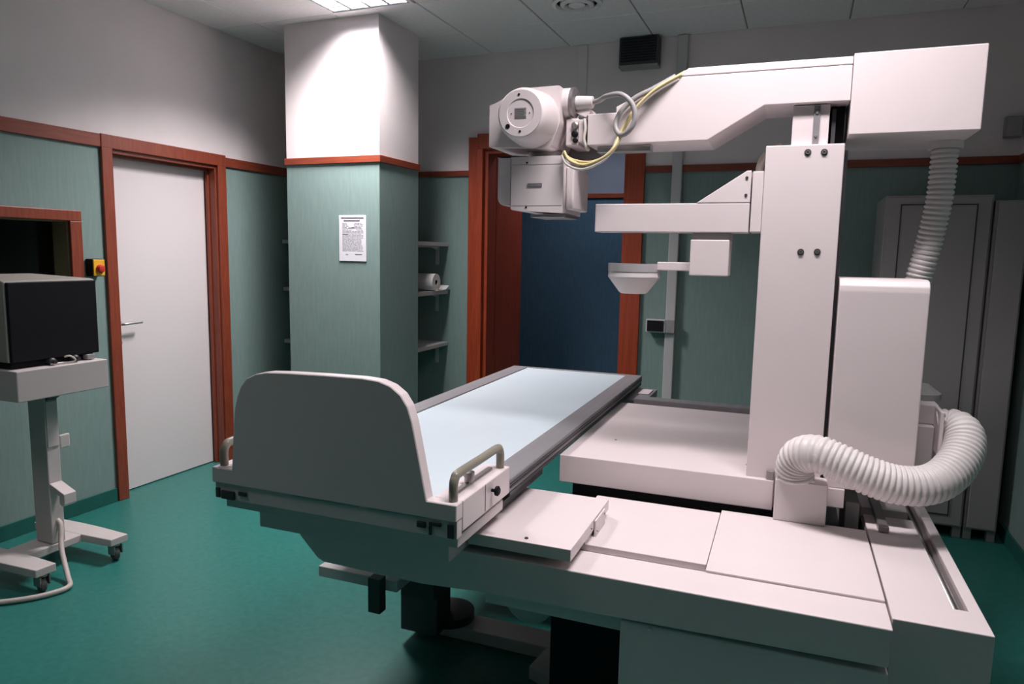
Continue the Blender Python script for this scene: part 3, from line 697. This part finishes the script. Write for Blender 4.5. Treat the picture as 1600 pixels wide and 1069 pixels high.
part(B().lathe([(0, 0), (0.085, 0), (0.085, 0.03), (0, 0.03)], (-0.775, 2.72, 1.965), (0, 1, 0), n=36), 'pivot_disc', 'grey', fork)
for z, r in ((2.015, 0.013), (1.985, 0.012), (1.962, 0.009)):
    part(B().lathe([(0, 0), (r, 0), (r, 0.008), (r*0.6, 0.012), (0, 0.012)], (-0.755 if z > 1.97 else -0.752, 2.5445, z), (0, -1, 0), n=18), 'fork_bolt', 'steel' if z > 2 else 'black', fork)
part(B().prism([(-0.765, 2.065), (-0.72, 2.045), (-0.705, 2.060), (-0.705, 2.075), (-0.735, 2.082)], 'y', 2.56, 2.64, bev=0.002), 'fork_clip', 'paint', fork)
part(B().tube([(-0.718, 2.535, 2.035), (-0.712, 2.53, 2.0), (-0.716, 2.528, 1.965), (-0.709, 2.53, 1.94), (-0.70, 2.54, 1.925)], 0.006, n=8), 'fork_cable', 'cable_w', fork)
part(B().box(-0.721, -0.7025, 2.56, 2.70, 1.95, 2.04, bev=0.002), 'arm_joint', 'darkgrey', fork)
# --- collimator
co = B(); co.prism(rpoly([(-0.985, 1.712, 0.012), (-0.782, 1.700, 0.004), (-0.780, 1.905, 0.0), (-0.985, 1.905, 0.0)]), 'y', 2.50, 2.74, bev=0.003)
co = part(co, 'collimator', 'paint_b')
part(B().prism(rpoly([(-1.045, 1.905, 0), (-0.9855, 1.905, 0), (-0.9855, 1.728, 0.0), (-1.045, 1.730, 0.035)]), 'y', 2.52, 2.70, bev=0.002), 'side_wing', 'paint_b', co)
part(B().box(-0.9855, -0.984, 2.4985, 2.4998, 1.715, 1.90), 'wing_seam', 'darkgrey', co)
part(B().box(-0.7795, -0.750, 2.53, 2.73, 1.715, 1.870, bev=0.006), 'right_cover', 'paint_b', co)
part(B().box(-0.918, -0.862, 2.4975, 2.4996, 1.795, 1.808), 'maker_label', 'print', co)
lb = B()
for k in range(7): lb.box(-0.914+0.0072*k, -0.9095+0.0072*k, 2.4968, 2.4974, 1.799, 1.804)
part(lb, 'label_letters', 'grey', co)
part(B().box(-0.98, -0.785, 2.4990, 2.4999, 1.7275, 1.7285), 'lower_seam', 'grey', co)
part(B().box(-0.98, -0.785, 2.4990, 2.4999, 1.8755, 1.8765), 'upper_seam', 'grey', co)
part(B().box(-0.915, -0.780, 2.53, 2.70, 1.686, 1.6985, bev=0.002), 'filter_plate', 'steel', co)
for x, z in ((-0.922, 1.883), (-0.922, 1.722)): part(B().lathe([(0, 0), (0.004, 0), (0.003, 0.002), (0, 0.002)], (x, 2.4997, z), (0, -1, 0), n=10), 'screw', 'black', co)
part(B().lathe([(0, 0), (0.07, 0), (0.07, 0.03), (0, 0.03)], (-0.89, 2.63, 1.904), (0, 0, 1), n=32), 'swivel', 'steel', co)
# --- cables at the tube
yel = [(-0.781, 2.485, 1.908), (-0.747, 2.465, 1.878), (-0.690, 2.455, 1.860), (-0.631, 2.45, 1.876), (-0.592, 2.455, 1.912), (-0.571, 2.48, 1.967), (-0.536, 2.490, 2.036), (-0.484, 2.495, 2.092), (-0.430, 2.508, 2.130), (-0.378, 2.524, 2.160)]
for k, (mt__, dy, dz) in enumerate((('cable_y', 0.0, 0.0), ('cable_w', -0.004, -0.009), ('cable_y', 0.006, 0.009), ('cable_w', 0.008, -0.003), ('cable_y', -0.008, 0.005))):
    pts = []
    for i, p in enumerate(yel):
        wv = 0.005*math.sin(i*1.7+k*2.1)
        pts.append((p[0]+wv+dz*0.6, p[1]+dy*0.7, p[2]+dz+wv*0.7))
    part(B().tube(pts, 0.0052, n=8), 'yellow_control_cable' if mt__ == 'cable_y' else 'pale_control_cable', mt__)
gry = [(-0.700, 2.565, 2.098), (-0.665, 2.535, 2.096), (-0.630, 2.49, 2.099), (-0.569, 2.455, 2.094), (-0.528, 2.45, 2.058), (-0.518, 2.45, 2.009), (-0.540, 2.455, 1.972), (-0.572, 2.47, 1.964), (-0.592, 2.485, 2.000), (-0.575, 2.498, 2.050), (-0.530, 2.502, 2.090), (-0.470, 2.508, 2.118), (-0.400, 2.526, 2.158)]
part(B().tube(gry, 0.0092, n=12), 'high_voltage_cable', 'cable_g')
# --- hoses
def corr(mb, pts, r, pitch, amp, n=24):
    P = catmull([Vector(p) for p in pts], 24)
    # resample evenly
    L = [0.0]
    for a, c in zip(P, P[1:]): L.append(L[-1]+(c-a).length)
    step = pitch/6; N = int(L[-1]/step); out = []; j = 0
    for i in range(N+1):
        s = i*step
        while j < len(L)-2 and L[j+1] < s: j += 1
        t = (s-L[j])/max(1e-9, L[j+1]-L[j]); out.append(P[j].lerp(P[j+1], min(1, t)))
    prof = [0.0, 0.75, 1.0, 1.0, 0.75, 0.0]
    return mb.tube(out, lambda i, t: r - amp + amp*prof[i % 6], n=n, smooth_path=0)
part(corr(B(), [(0.060, 2.470, 0.830), (0.058, 2.462, 0.868), (0.072, 2.440, 0.912), (0.115, 2.405, 0.935), (0.180, 2.385, 0.921), (0.260, 2.375, 0.893), (0.340, 2.380, 0.873), (0.415, 2.400, 0.872), (0.475, 2.440, 0.890), (0.522, 2.495, 0.928), (0.548, 2.550, 0.970), (0.550, 2.595, 1.003), (0.530, 2.628, 1.014), (0.491, 2.640, 1.006)], 0.061, 0.0165, 0.0055), 'lower_hose', 'hose')
part(corr(B(), [(0.452, 2.74, 1.917), (0.452, 2.74, 1.86), (0.450, 2.74, 1.77), (0.440, 2.745, 1.67), (0.426, 2.755, 1.57), (0.412, 2.765, 1.49), (0.404, 2.765, 1.40)], 0.041, 0.0165, 0.0055), 'upper_hose', 'hose')
part(B().tube([(-0.115, 2.66, 1.80), (-0.118, 2.66, 1.86), (-0.10, 2.67, 1.905), (-0.05, 2.69, 1.94)], 0.013, n=10), 'column_cable', 'cable_w')
# --- connector housing right of tower
ch = part(B().box(0.411, 0.478, 2.63, 2.92, 0.83, 1.01, bev=0.004), 'connector_housing', 'paint_b')
part(B().box(0.411, 0.490, 2.66, 2.90, 1.0105, 1.078, bev=0.004), 'connector_cover', 'paint_b', ch)
part(B().box(0.4785, 0.490, 2.560, 2.71, 0.930, 1.075, bev=0.003), 'connector_flange', 'paint', ch)
for y_, z_ in ((2.578, 1.060), (2.578, 0.945), (2.695, 1.060)):
    part(B().lathe([(0, 0), (0.006, 0), (0.005, 0.004), (0, 0.004)], (0.4902, y_, z_), (1, 0, 0), n=12), 'screw', 'darkgrey', ch)
part(B().lathe([(0, 0), (0.060, 0), (0.060, 0.02), (0.02, 0.05), (0, 0.05)], (0.455, 2.78, 1.0785), (0, 0, 1), n=24), 'connector_dome', 'grey', ch)
